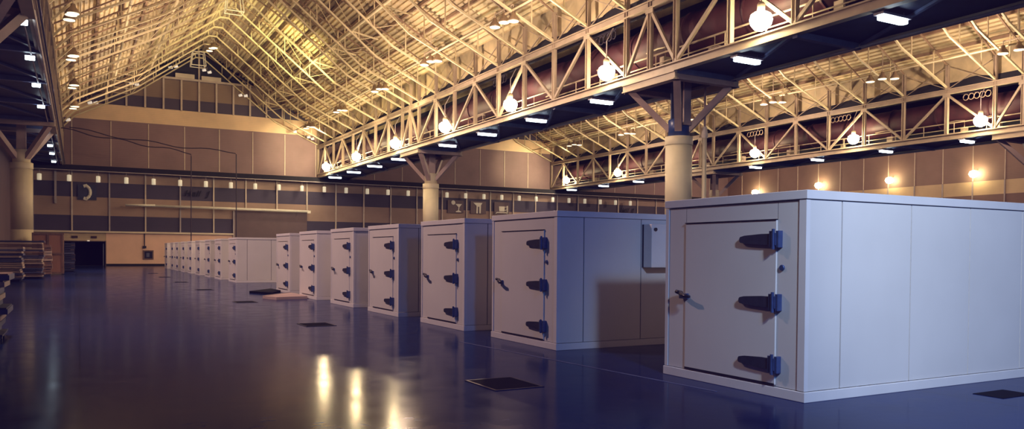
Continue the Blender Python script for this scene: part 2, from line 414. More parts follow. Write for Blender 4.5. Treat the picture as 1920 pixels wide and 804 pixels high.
# rafter frames: kinked lower chord, upper chord by the deck, hangers, webs and short struts
def rafter_frame(a, c):
    mid = (a + c) / 2; H = (c - a) / 2
    root = empty('rafter_frame', (mid, 0, 0))
    for sg in (-1, 1):
        LOW = [(H - .02, 13.95), (H - 1.1, 15.15), (H * .48, 18.1), (.35, 22.4)] if sg < 0 else [(H - .02, 13.95), (H * .62, 16.2), (.35, 22.4)]
        b = MB()
        for p, q in zip(LOW, LOW[1:]):
            b.beam((sg * p[0], 0, p[1]), (sg * q[0], 0, q[1]), .12, .13, (0, 1, 0))
        b.build('lower_chord', 'rafter', root)
        up = lambda x: EAVE - .32 + PITCH * (H - x)
        MB().beam((sg * (H - .1), 0, up(H)), (0, 0, up(0)), .09, .12, (0, 1, 0)).build('upper_chord', 'purlin', root)
        def low(x):
            for p, q in zip(LOW, LOW[1:]):
                if q[0] <= x <= p[0]: return p[1] + (q[1] - p[1]) * (p[0] - x) / (p[0] - q[0])
            return LOW[-1][1]
        hs = [H * .88, H * .70, H * .52, H * .35, H * .18, .4]
        for x in hs:
            MB().beam((sg * x, 0, low(x)), (sg * x, 0, up(x)), .07, .07, (0, 1, 0)).build('hanger', 'rafter', root)
        for x, y in ((hs[1], hs[2]), (hs[3], hs[2])):
            MB().beam((sg * x, 0, up(x)), (sg * y, 0, low(y)), .04, .04, (0, 1, 0)).build('web', 'rafter', root)
    MB().beam((-.4, 0, 22.4), (.4, 0, 22.4), .12, .16, (0, 1, 0)).build('ridge_tie', 'rafter', root)
    return root
for vi, (a, c) in enumerate(vaults[:2]):
    vn = ('central', 'right hand')[vi]
    fr = rafter_frame(a, c); sn = snapshot(fr)
    lab = 'cream steel rafter frame crossing the %s vaulted roof from truss to truss' % vn
    tag(fr, lab, 'rafter', 'rafter frames of the %s roof' % vn)
    for i, y in enumerate(nodes):
        if i == 0: fr.location.y = y; continue
        dup(sn, (fr.location.x, y, 0))
    # long pipes running the hall at the joints of the frames
    mid = (a + c) / 2; H = (c - a) / 2
    for dx, z, r, side in ((H * .78, 15.3, .07, 'right slope, lowest'), (H * .48, 17.9, .12, 'right slope, middle'), (.23 * H, 20.4, .10, 'right slope, upper'), (-H * .66, 17.4, .09, 'left slope, lower'), (-H * .42, 18.9, .09, 'left slope, upper')):
        o = tag(MB().tube([(mid + dx, YB + 1, z), (mid + dx, YW - .3, z)], r, 8).build('roof_pipe', 'rafter', None, True),
            'straight cream pipe running the length of the %s roof, %s' % (vn, side), 'pipe')
    # kickers
    kk = MB().beam((0, 0, 0), (2.0, -.0, -.35), .09, .09, (0, 1, 0)).build('kicker_strut', 'rafter')
    tag(kk, 'short near level strut bracing a pipe of the %s roof' % vn, 'strut', 'kicker struts of the %s roof' % vn)
    kk.location = (mid + H * .48, top[0], 17.8)
    for y in top[1:] :
        k2 = kk.copy(); col.objects.link(k2); k2.location = (mid + H * .48, y, 17.8)

# ------------------------------------------------------------------ service bridges
def truss_parts(root, sx):
    """one truss plane at local x=0; sx = direction of the interior"""
    y0, y1 = 8.0, 91.95
    b = MB(); b.box((-.16, y0, ZT - .19), (.16, y1, ZT - .13)); b.box((-.16, y0, ZT + .13), (.16, y1, ZT + .19)); b.box((-.05, y0, ZT - .13), (.05, y1, ZT + .13)); b.build('top_chord', 'steel', root)
    b = MB(); b.box((-.18, y0, ZB - .34), (.18, y1, ZB - .28)); b.box((-.18, y0, ZB + .02), (.18, y1, ZB + .08)); b.box((-.06, y0, ZB - .28), (.06, y1, ZB + .02)); b.build('bottom_chord', 'steel', root)
    for y in nodes:
        MB().hbeam((0, y, ZB), (0, y, ZP), .19, .22, (1, 0, 0)).build('post', 'steel', root)
        MB().box((-.11, y - .28, ZT - .4), (-.07, y + .28, ZT - .1)).build('gusset', 'steel', root) if y in top else None
    for t in top:
        for bb in bot:
            if abs(t - bb) < 4:
                MB().beam((0, t, ZT - .2), (0, bb, ZB + .1), .15, .15, (1, 0, 0)).build('diagonal', 'steel', root)
    for p, q in zip(nodes, nodes[1:]):
        if q - p < 2.2: continue
        MB().beam((.0, p, ZT + .2), (.0, q, ZP - .1), .05, .05, (1, 0, 0)).build('brace_rod', 'steel', root)
        MB().beam((.06, q, ZT + .2), (.06, p, ZP - .1), .05, .05, (1, 0, 0)).build('brace_rod', 'steel', root)
        # dark scalloped infill over the top chord
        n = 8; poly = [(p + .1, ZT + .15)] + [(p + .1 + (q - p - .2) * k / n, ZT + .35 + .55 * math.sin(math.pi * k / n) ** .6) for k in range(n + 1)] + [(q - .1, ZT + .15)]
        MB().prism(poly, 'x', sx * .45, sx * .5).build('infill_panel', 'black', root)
names = [('left', 'left edge'), ('central', 'central'), ('far right', 'right')]
first = None
snaps = {}
for vi, (xa, xb) in enumerate(VAL):
    nm = ['left', 'main', 'right hand'][vi]
    for sx, x in ((1, xa), (-1, xb)):
        if vi == 0 and sx == 1: continue      # the outer face of the left bridge stands against the side wall, out of view
        lab = {(0, -1): 'steel truss along the left edge, seen almost end on', (1, 1): 'largest cream steel truss rising to the top right with warm lamps in it',
               (1, -1): 'far face truss of the main bridge, behind the maroon duct', (2, 1): 'cream steel truss crossing the right side above the distant wall',
               (2, -1): 'far face truss of the right hand bridge, behind its duct'}[(vi, sx)]
        if sx not in snaps:
            r = empty('steel_truss', (x, 0, 0), lab, 'truss'); truss_parts(r, sx); snaps[sx] = snapshot(r)
        else: dup(snaps[sx], (x, 0, 0), lab)
        # vertical tan infill between posts and deck
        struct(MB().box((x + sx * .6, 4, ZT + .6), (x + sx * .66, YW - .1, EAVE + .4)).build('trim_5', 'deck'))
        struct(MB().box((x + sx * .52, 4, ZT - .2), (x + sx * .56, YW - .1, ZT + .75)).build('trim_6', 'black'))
    # soffit deck with its edge rail and cross beams
    so = struct(empty('ceiling_soffit', ((xa + xb) / 2, 0, 0)))
    hw = (xb - xa) / 2
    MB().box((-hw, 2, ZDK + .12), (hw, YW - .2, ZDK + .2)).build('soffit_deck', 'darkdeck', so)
    for y in bot + [8.0]:
        MB().box((-hw, y - .12, ZDK - .12), (hw, y + .12, ZDK + .12)).build('cross_beam', 'darkbeam', so)
    for i, y in enumerate(bot[:-1]):
        MB().beam((-hw, y, ZDK + .05), (hw, bot[i + 1], ZDK + .05), .14, .1).build('diagonal_beam', 'darkbeam', so)
    MB().tube([(hw + .02, 2, ZDK - .02), (hw + .02, YW - .3, ZDK - .02)], .075, 8).build('edge_pipe', 'mullion', so, True)
    MB().tube([(hw - .35, 2, ZDK - .1), (hw - .35, YW - .3, ZDK - .1)], .035, 6).build('edge_pipe', 'darkmullion', so, True)
    # dark upper slab
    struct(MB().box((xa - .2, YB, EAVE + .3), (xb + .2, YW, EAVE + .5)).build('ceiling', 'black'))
    if vi:
        struct(MB().box((xb - .62, 2, ZB), (xb - .58, YW - .2, EAVE + .3)).build('trim_7', 'black'))
    # maroon duct
    if vi:
        b = MB(); xm = xa + 2.2; prof = []
        b.tube([(xm, 2, 12.35), (xm, YW - .4, 12.35)], 1.02, 24)
        d = tag(b.build('air_duct', 'duct', None, True), 'huge dark maroon round duct inside the %s bridge' % nm, 'duct')
        for y in range(6, 92, 4):
            MB().lathe([(1.02, -.06), (1.1, -.05), (1.1, .05), (1.02, .06)], (xm, y, 12.35), 24, 'y').build('duct_flange', 'duct', d)
    # catwalk
    cx = xa + .75 if vi else xb - .75
    cw = empty('catwalk_rail', (cx, 0, 0), 'thin catwalk handrail running inside the %s bridge' % nm, 'railing')
    MB().tube([(0, 4, 11.45), (0, YW - .5, 11.45)], .045, 6).build('top_rail', 'steel', cw)
    MB().tube([(0, 4, 11.0), (0, YW - .5, 11.0)], .035, 6).build('mid_rail', 'steel', cw)
    MB().box((-.03, 4, 10.6), (.03, YW - .5, 10.72)).build('toe_board', 'steel', cw)
    for i in range(36): MB().tube([(0, 5 + i * 2.4, 10.3), (0, 5 + i * 2.4, 11.45)], .03, 6).build('rail_post', 'steel', cw)
    MB().box((.1, 4, 10.25), (1.0, YW - .5, 10.32)).build('walkway', 'darkbeam', cw)
    # clutter boxes on the catwalk
    if vi:
        rnd = random.Random(vi)
        for i in range(16):
            y = 12 + i * 5 + rnd.uniform(-1.4, 1.4)
            e = empty('junction_box', (cx + .45, y, 10.32), None, 'junction box', 'electrical boxes inside the %s bridge' % nm)
            e['label'] = 'small pale electrical box standing on the catwalk of the %s bridge' % nm
            w, h, dd = rnd.uniform(.2, .45), rnd.uniform(.5, 1.1), rnd.uniform(.3, .8)
            MB().box((-w / 2, -dd / 2, 0), (w / 2, dd / 2, h)).build('housing', 'steel' if i % 3 else 'bracket', e)
            MB().box((-w / 2 - .03, -dd / 2 + .05, .06), (-w / 2, dd / 2 - .05, h - .06)).build('cover', 'steel', e)
            MB().tube([(0, 0, h), (0, 0, h + .5), (0, .6, h + .55), (0, 1.5, h + .5)], .04, 6).build('conduit', 'steel', e)
        # coils of cable under the top chord
        for y, pl in (((35.4, 'nearer'), (47.6, 'farther')) if vi == 1 else ((34.4, 'near'), (46.0, 'middle'), (55.7, 'far'))):
            e = empty('cable_coil', (xa + .45, y, 13.15), 'row of cable loops hung inside the %s truss, %s one' % (nm, pl), 'cable coil')
            for k in range(5):
                pts = [(.03 * k, (k - 2) * .42 + .2 * math.cos(t), .22 * math.sin(t)) for t in [2 * math.pi * j / 12 for j in range(13)]]
                MB().tube(pts, .035, 6, False).build('loop', 'board_cream' if vi == 2 else 'cable', e)
            MB().tube([(0, -1.1, .25), (0, 1.1, .25)], .03, 6).build('hanging_rod', 'cable', e)

# hanging lamps inside the bridges
def hid(label, group):
    e = empty('warm_lamp', (0, 0, 0), label, 'lamp', group)
    MB().lathe([(.08, -.44), (.26, -.37), (.40, -.2), (.45, 0), (.40, .2), (.26, .3), (.12, .33)], (0, 0, 0), 16).build('globe', 'hid', e, True)  # globe enlarged so that its shape carries the lamp's glare
    MB().lathe([(.14, .26), (.16, .30), (.16, .62), (.1, .7)], (0, 0, 0), 12).build('ballast', 'steel', e, True)
    MB().tube([(0, 0, .7), (0, 0, 1.6), (.4, 0, 2.3)], .03, 6).build('stem', 'darkmullion', e)
    return e
h0 = hid('x', 'y'); hs = snapshot(h0)
V1L = [24.34, 35.38, 46.23, 56.9, 67.93, 79.34, 90.6]
V2L = [23.5, 34.17, 44.79, 55.79, 66.8, 77.76, 89.2]
for i, y in enumerate(V1L):
    lb = 'glowing warm lamp in the main truss, %s from the camera end' % ORD[i]
    if i == 0: y *= .962; h0.location = (24.0, y, 11.0); h0['label'] = lb; h0['group'] = 'warm lamps in the main truss'
    else: dup(hs, (24.0, y * .962, 11.0), lb, 'warm lamps in the main truss')
for i, y in enumerate(V2L):
    dup(hs, (55.6, y * .982, 11.15), 'glowing warm lamp in the right hand truss, %s from the camera end' % ORD[i], 'warm lamps in the right hand truss')
for i, (y, z) in enumerate(((53.31, 10.77), (63.77, 10.87), (74.42, 11.0), (85.84, 10.8))):
    e = empty('wall_floodlight', (XS - .75, y, z), 'glowing warm lamp on the distant right side wall, %s from the right' % ORD[i], 'lamp', 'lamps along the right side wall')
    MB().lathe([(.05, -.42), (.32, -.32), (.48, -.05), (.4, .25), (.14, .38)], (0, 0, 0), 14).build('globe', 'halo', e, True)
    MB().beam((0, 0, .25), (.75, 0, .5), .1, .1).build('wall_arm', 'steel', e)
# flush tube lights under the soffits
def tubelight():
    e = empty('tube_light', (0, 0, 0))
    b = MB(); b.prism([((.55 * (1 if math.cos(a) > 0 else -1)) + .17 * math.cos(a), .17 * math.sin(a)) for a in [math.pi * (k + .5) / 8 for k in range(16)]], 'z', -.1, .04); b.build('diffuser', 'fluo', e)
    MB().box((-.76, -.2, .04), (.76, .2, .12)).build('housing', 'darkmullion', e)
    MB().tube([(-.6, 0, .12), (-.6, 0, .3)], .02, 6).build('hanger_rod', 'darkmullion', e); MB().tube([(.6, 0, .12), (.6, 0, .3)], .02, 6).build('hanger_rod', 'darkmullion', e)
    return e
t0 = tubelight(); ts = snapshot(t0); usedt = False
for nm, x, ys in (('main', 25.15, (11.5, 18.36, 25.3, 36.1, 43.17, 50, 56.8, 67.46, 74.13, 80.8, 87.7)), ('right hand', 56.45, (28.2, 35.0, 41.6, 48.3, 55.5, 66.5, 73.5, 80.4, 87.6)),
                  ('left', -2.3, (34.26, 40.42, 46.94, 53.77, 63.43, 67.32, 73.45, 79.43, 86.51))):
    for i, y in enumerate(ys):
        lb = 'glowing white tube light under the %s bridge, %s from the camera end' % (nm, ORD[i])
        xx = x if nm != 'left' else (-1.8 - .25 * (y - 34) / 52)
        if not usedt: t0.location = (xx, y, 9.93); tag(t0, lb, 'lamp', 'tube lights under the main bridge'); usedt = True
        else:
            d = dup(ts, (xx, y, 9.93), lb, 'tube lights under the %s bridge' % nm)
            d['category'] = 'lamp'
            if nm == 'left': d.scale = (.26, .9, 1)

# ------------------------------------------------------------------ columns with branching brackets
def column(x, y, label, bridge, band='column', stub='bracket'):
    xa, xb = bridge
    e = empty('column', (x, y, 0), label, 'column')
    b = MB(); b.lathe([(.60, 0), (.665, .02), (.665, 2.95)], n=36); b.build('lower_sleeve', 'column', e, True)
    b = MB(); b.lathe([(.655, 2.95), (.655, 7.0), ], n=36); b.build('shaft', 'column', e, True)
    b = MB(); b.lathe([(.675, 7.0), (.685, 7.02), (.685, 7.42), (.5, 7.45)], n=36); b.build('collar', 'column', e, True)
    b = MB(); b.lathe([(.53, 7.4), (.53, 8.25), (.45, 8.3)], n=28); b.build('top_band', band, e, True)
    MB().hbeam((0, 0, 8.2), (0, 0, 10.1), .6, .55, (1, 0, 0), .06).build('stub_post', stub, e)
    wx, wy = (xb - xa) / 2, 1.9
    for sx in (-1, 1):
        for sy in (-1, 1):
            p = (sx * .30, sy * .30, 7.75); q = (sx * (wx - .2), sy * (wy - .15), 9.78)
            MB().beam(p, q, .34, .3, (0, 0, 1)).build('strut', 'bracket', e)
    for sx in (-1, 1):
        b = MB(); x0 = sx * wx; b.box((x0 - .2, -wy - .1, 9.72), (x0 + .2, wy + .1, 9.78)); b.box((x0 - .2, -wy - .1, 10.06), (x0 + .2, wy + .1, 10.12)); b.box((x0 - .14 , -wy - .1, 9.78), (x0 + .14, wy + .1, 10.06)); b.build('bracket_beam', 'steel', e)
    for sy in (-1, 1):
        b = MB(); y0 = sy * wy; b.box((-wx, y0 - .18, 9.72), (wx, y0 - .12 + .3, 9.78)); b.box((-wx, y0 - .06, 9.78), (wx, y0 + .06, 10.1)); b.build('bracket_beam', 'bracket', e)
    return e
c0 = column((VAL[1][0] + VAL[1][1]) / 2, CY[0], 'large near round column with a blue band, rising behind the coolers', VAL[1], 'bluesteel', 'darkbeam')
MB().box((-.22, -.62, 7.95), (.22, -.52, 10.05)).build('lit_flange_plate', 'bracket', c0)  # lit front flange of the stub post put into a paler plate
c1 = column((VAL[1][0] + VAL[1][1]) / 2, CY[1], 'pale round column behind the coolers in the middle of the view', VAL[1]); cs = snapshot(c1)
dup(cs, ((VAL[0][0] + VAL[0][1]) / 2 - .05, CY[1], 0), 'pale round column at the left edge behind the stacked boards')
dup(cs, ((VAL[0][0] + VAL[0][1]) / 2 - .05, CY[0], 0), 'column at the upper left corner, only its branching struts in view')
dup(cs, ((VAL[2][0] + VAL[2][1]) / 2, CY[1], 0), 'distant round column under the right hand bridge, seen above the nearest cooler')
dup(cs, ((VAL[2][0] + VAL[2][1]) / 2, CY[0], 0), 'column holding the right hand bridge at the right edge of the view')
e = empty('drain_pipe', (27.15, 30.1, 0), 'thin pale vertical pipe beside the large near column', 'pipe')
MB().tube([(0, 0, 0), (0, 0, 7.5)], .11, 10).build('wide_pipe', 'column', e, True)
MB().tube([(0, 0, 7.5), (0, 0, 9.9)], .055, 8).build('thin_pipe', 'bracket', e, True)
MB().lathe([(.15, 7.35), (.17, 7.5), (.1, 7.9)], n=12).build('coupling', 'ledge', e)

# ------------------------------------------------------------------ pendant clusters
def pendant(n):
    e = empty('pendant_lamp', (0, 0, 0))
    offs = [(0, 0, 0), (-.1, .95, -.05), (.1, -.95, -.15)][:n]
    MB().beam((0, -1.0, .75), (0, 1.0, .75), .07, .07).build('spreader_bar', 'steel', e)
    for (x, y, z) in offs:
        s = MB().lathe([(.34, 0), (.33, .06), (.27, .2), (.14, .34), (.12, .5), (.02, .54)], (x, y, z), 18).build('shade', 'reflector', e, True)
        MB().lathe([(.30, -.03), (.30, -.005)], (x, y, z), 18).build('lens', 'pend', s)
        MB().tube([(x, y, z + .5), (x, y, .78)], .03, 6).build('stem', 'steel', s)
    MB().tube([(0, 0, .75), (0, 0, 2.0)], .035, 6).build('rod', 'steel', e)
    return e
p3 = pendant(3); s3 = snapshot(p3); first3 = True
for nm, x, z, ys in (('central', 21.5, 14.85, (40.68, 51.49, 62.19, 73.3, 84.68)), ('right hand', 52.5, 14.75, (29.3, 39.1, 49.7, 60.0, 70.5, 81)), ('left slope', -.33, 14.6, (50.6, 61.3, 72.0, 82.5)), ('ridge', 11.6, 21.6, (83.6,))):
    for i, y in enumerate(ys):
        lb = 'cluster of hanging dome lamps under the %s roof, %s from the camera end' % (nm, ORD[i]) if nm in ('central', 'right hand') else \
            ('hanging dome lamp cluster beside the left truss, %s from the camera end' % ORD[i] if nm == 'left slope' else 'cluster of hanging dome lamps below the ridge near the gable')
        if first3: p3.location = (x, y, z); tag(p3, lb, 'lamp', 'hanging dome lamps'); first3 = False
        else:
            d = dup(s3, (x, y, z), lb, 'hanging dome lamps'); d['category'] = 'lamp'

# small can lamps in a row under the end wall soffit
def can():
    e = empty('can_lamp', (0, 0, 0))
    MB().lathe([(.17, -.38), (.2, -.36), (.2, .2), (.16, .26)], n=14).build('can', 'can', e, True)
    MB().tube([(0, 0, .25), (0, 0, .78)], .03, 6).build('stem', 'darkmullion', e)
    return e
k0 = can(); ks = snapshot(k0)
for i in range(29):
    x = -3.4 + 2.57 * i; lb = 'small cream can lamp under the end wall soffit, %s from the left' % ORD[i]
    if i == 0: k0.location = (x, YW - 1.1, 8.86); tag(k0, lb, 'lamp', 'can lamps along the end wall')
    else:
        d = dup(ks, (x, YW - 1.1, 8.86), lb, 'can lamps along the end wall'); d['category'] = 'lamp'
# floodlights at the gable
def flood():
    e = empty('floodlight', (0, 0, 0))
    MB().tube([(0, 0, 0), (.34, -.12, .1)], [.12, .15], 12).build('barrel', 'flood', e, True)
    MB().tube([(0, 0, .0), (-.1, .1, .5), (0, .4, .6)], .03, 6).build('yoke', 'steel', e)
    return e
f0 = flood(); fs = snapshot(f0)
FL = [(-1.07, 14.44, 'by the left truss'), (.85, 16.31, 'left one of the lowest left pair'), (1.37, 16.36, 'right one of the lowest left pair'), (4.63, 18.63, 'left one of the middle left pair'), (5.12, 18.58, 'right one of the middle left pair'),
      (8.31, 20.69, 'left one of the pair left of the ridge'), (8.83, 20.87, 'right one of the pair left of the ridge'), (11.61, 20.8, 'left one of the pair under the ridge'), (12.15, 20.63, 'right one of the pair under the ridge'),
      (15.32, 18.51, 'left one of the pair on the right slope'), (15.88, 18.51, 'right one of the pair on the right slope'), (21.2, 15.03, 'alone above the tan band on the right'), (22.75, 14.55, 'left one beside the main truss end'), (23.2, 14.4, 'right one beside the main truss end')]
for i, (x, z, w) in enumerate(FL):
    lb = 'small white floodlight on the gable, ' + w
    if i == 0: f0.location = (x, 90.6, z); tag(f0, lb, 'lamp', 'floodlights on the gable')
    else:
        d = dup(fs, (x, 90.6, z), lb, 'floodlights on the gable'); d['category'] = 'lamp'
# ridge cages
for x, y, z, w in ((10.9, 88.3, 20.7, 'far one in front of the gable'), (11.55, 70.5, 21.7, 'near one at the top edge')):
    e = empty('ridge_cage', (x, y, z), 'open white tube cage hanging from the roof ridge, ' + w, 'cage')
    P8 = [(-.7, -.6, 0), (.7, -.6, 0), (.7, .6, 0), (-.7, .6, 0), (-.55, -.5, 1.4), (.55, -.5, 1.4), (.55, .5, 1.4), (-.55, .5, 1.4)]
    for i, j in ((0, 1), (1, 2), (2, 3), (3, 0), (4, 5), (5, 6), (6, 7), (7, 4)):
        MB().tube([P8[i], P8[j]], .05, 6).build('rung', 'white', e)
    for i in range(4): MB().tube([P8[i], P8[i + 4]], .05, 6).build('upright', 'white', e)
    MB().tube([(0, 0, 1.4), (0, 0, 2.2)], .04, 6).build('rod', 'steel', e)

# sagging cables across the end wall
def cablecurve(pts, r=.045): return MB().tube(pts, r, 6)
def sag(x0, z0, x1, z1, y, drop, n=18, wav=.12):
    return [(x0 + (x1 - x0) * t, y, z0 + (z1 - z0) * t - drop * 4 * t * (1 - t) + wav * math.sin(t * 17)) for t in [i / n for i in range(n + 1)]]
a = sag(-1.7, 12.25, 9.24, 10.75, 80, .05); a += [(9.26, 80, 10.4), (9.25, 80, 6), (9.24, 80, 1.0)]
tag(cablecurve(a).build('hanging_cable', 'cable'), 'dark sagging cable that drops to the far coolers, left of the pair', 'cable')
a = sag(-.7, 12.35, 13.2, 11.1, 80, .25); a += [(13.3, 80, 10.9), (13.3, 80, 6), (13.3, 80, 1.0)]
tag(cablecurve(a).build('hanging_cable', 'cable'), 'dark sagging cable that drops further right, right of the pair', 'cable')

# ------------------------------------------------------------------ walk-in coolers
def cooler(L, seams, label):
    W, H = 2.33, 2.31
    e = empty('walk_in_cooler', (0, 0, 0), label, 'walk-in cooler')
    MB().box((.03, .03, .02), (L - .03, W - .03, H - .02)).build('core', 'seam', e)
    # side panels, with fine joints between them (both long sides)
    xs = [.038] + seams + [L]
    for a, c in zip(xs, xs[1:]):
        MB().box((a + .009, 0, .12), (c - .009, .05, 2.205)).build('side_panel', 'cooler', e)
        MB().box((a + .006, W - .05, .12), (c - .006, W, 2.205)).build('side_panel', 'cooler', e)
    MB().box((L - .05, .0, .12), (L, W, 2.205)).build('rear_panel', 'cooler', e)
    # front: frame panels around the door opening (door y .40..1.94, z .11..2.01)
    b = MB(); b.box((0, .1, .12), (.05, .405, 2.205)); b.box((0, 1.935, .12), (.05, W - .06, 2.205)); b.box((0, .40, 2.01), (.05, 1.94, 2.205)); b.build('front_panel', 'cooler', e)
    MB().box((-.012, -.004, .12), (.05, .092, 2.205)).build('corner_trim', 'coolertrim', e)
    MB().box((-.012, W - .055, .12), (.05, W + .004, 2.205)).build('corner_trim', 'coolertrim', e)
    b = MB(); b.box((-.022, -.022, 2.212), (L + .02, W + .022, H)); b.build('cap_trim', 'coolertrim', e, bevel=.006)
    b = MB(); b.box((-.022, -.022, 0), (L + .02, W + .022, .112)); b.build('base_trim', 'coolertrim', e, bevel=.006)
    d = MB().box((-.018, .408, .135), (.03, 1.932, 2.0)).build('door', 'cooler', e, bevel=.006)
    MB().box((-.02, .41, .118), (.03, 1.93, .15)).build('threshold', 'metal', e)
    MB().box((-.026, .42, .133), (-.017, 1.92, .152)).build('door_sweep', 'handle', d); MB().box((-.03, .40, 2.0), (.02, 1.94, 2.008)).build('door_seal', 'handle', d)
    for z in (.37, 1.07, 1.78):
        h = MB()
        h.prism([(.46, z - .062), (.46, z + .062), (.60, z + .062), (.86, z + .046), (.93, z + .032), (.945, z + .01), (.945, z - .02), (.93, z - .036), (.86, z - .048), (.60, z - .062)], 'x', -.055, -.026)
        h = h.build('hinge_strap', 'strap', d)
        k = MB(); k.box((-.07, .33, z - .095), (-.0, .37, z + .095)); k.box((-.078, .365, z - .07), (-.02, .43, z + .07)); k.box((-.07, .43, z - .095), (-.02, .47, z + .095)); k.build('hinge_bracket', 'hinge', d, bevel=.004)
        MB().tube([(-.075, .40, z - .115), (-.075, .40, z + .115)], .018, 8).build('hinge_pin', 'hinge', d)
    k = MB(); k.box((-.045, 1.86, 1.03), (-.02, 2.02, 1.10)); k.build('latch_plate', 'hinge', d, bevel=.004)
    k = MB(); k.tube([(-.05, 1.98, 1.10), (-.085, 1.93, 1.085), (-.11, 1.84, 1.07), (-.115, 1.74, 1.065)], [.035, .032, .026, .018], 8); k.tube([(-.05, 1.98, 1.10), (-.07, 2.05, 1.12)], [.03, .024], 8); k.build('latch_lever', 'handle', d, True)
    MB().lathe([(.03, -.02), (.034, -.015), (.034, .0)], (0, .33, 1.46), 12, 'x').build('lamp_button', 'hinge', e, True)
    return e
near = cooler(6.2, [.56, 1.77, 2.93, 4.07, 5.2], 'largest nearest white walk-in cooler, its long bright side filling the right')
near.location = (6.91, 6.04, 0)
std = cooler(4.8, [.52, 1.72, 2.9, 4.0], 'second nearest white cooler, with a box on its shaded blue side')
std.location = (6.93, 11.17, 0)
ss = snapshot(std)
Ys = [14.75, 18.62, 22.3, 26.25, 30.6]
XsL = [6.93, 6.95, 6.95, 6.93, 7.05]
labs = ['third from the camera, left of the one with the side box', 'fourth from the camera', 'fifth from the camera, before the floor panels',
        'sixth from the camera, pale floor panel at its foot', 'seventh from the camera, dark panel at its foot']
for x, y, l in zip(XsL, Ys, labs): dup(ss, (x, y, 0), 'white walk-in cooler, ' + l)
for i, (x, y) in enumerate(((7.03, 42.2), (7.0, 47.0), (7.0, 51.2), (7.0, 55.9), (7.0, 60.3), (7.0, 64.6), (7.0, 69.0), (7.0, 72.8), (7.0, 78.0))):
    dup(ss, (x, y, 0), 'white walk-in cooler of the distant group, ' + ('whole tan side in view' if i == 0 else ('last, by the beige wall' if i == 8 else ORD[i] + ' back in that group')))
e = empty('evaporator_box', (8.67, 11.17, 1.37), 'white sheet metal box hung on the shaded side of the second cooler', 'box')
MB().box((0, -.27, 0), (1.0, -.03, .75)).build('casing', 'coolertrim', e, bevel=.01)
MB().box((.0, -.05, .0), (1.0, .0, .75)).build('shadow_edge_plate', 'seam', e)  # dark plate puts the shadow edge behind the casing into colour
MB().lathe([(.03, -.02), (.03, .02)], (.07, -.28, .66), 10, 'y').build('knob', 'handle', e)
MB().box((1.0, -.25, .05), (1.03, -.05, .7)).build('side_grille', 'metal', e)

# panels lying on the floor by the sixth and seventh coolers
e = empty('floor_panel', (0, 0, 0), 'dark flat panel lying on the floor at the foot of the seventh cooler', 'panel')
MB().prism([(5.75, 31.7), (6.95, 33.6), (6.98, 31.9), (6.3, 30.1)], 'z', .0, .08).build('panel', 'grate', e)
e = empty('floor_panel', (0, 0, 0), 'pale flat panel lying on the floor at the foot of the sixth cooler', 'panel')
MB().prism([(5.5, 27.9), (6.9, 29.9), (6.92, 28.4), (6.85, 27.2), (5.75, 26.9)], 'z', .0, .09).build('panel', 'bracket', e)
MB().prism([(5.48, 27.92), (6.88, 29.92), (6.9, 29.8), (5.56, 27.8)], 'z', .09, .1).build('edge_strip', 'metal', e)

# ------------------------------------------------------------------ floor plates and lines
for i, (y, x) in enumerate(((8.2, 4.27), (17.0, 4.28), (25.7, 4.3), (34.6, 4.25), (43.4, 4.27), (52.2, 4.27), (61, 4.27))):
    e = empty('floor_plate', (x, y, 0), 'black square utility cover set in the floor, %s from the camera' % ORD[i], 'floor cover', 'utility covers in the floor')
    MB().box((0, 0, 0), (.6, .78, .006)).build('cover', 'grate', e)
    b = MB(); b.box((-.03, -.03, 0), (0, .81, .008)); b.box((.6, -.03, 0), (.63, .81, .008)); b.box((0, -.03, 0), (.6, 0, .008)); b.box((0, .78, 0), (.6, .81, .008)); b.build('rim', 'strap', e)
e = empty('floor_plate', (9.15, 5.2, 0), 'faint dark utility cover in the blue floor beside the nearest cooler', 'floor cover')
MB().box((0, 0, 0), (.6, .35, .006)).build('cover', 'grate', e)
tag(MB().prism([(6.0, 13.0), (6.04, 13.0), (6.56, 7.0), (6.53, 7.0)], 'z', 0, .004).build('floor_tape', 'tape'), 'thin pale line marked on the floor beside the nearest coolers', 'floor line')

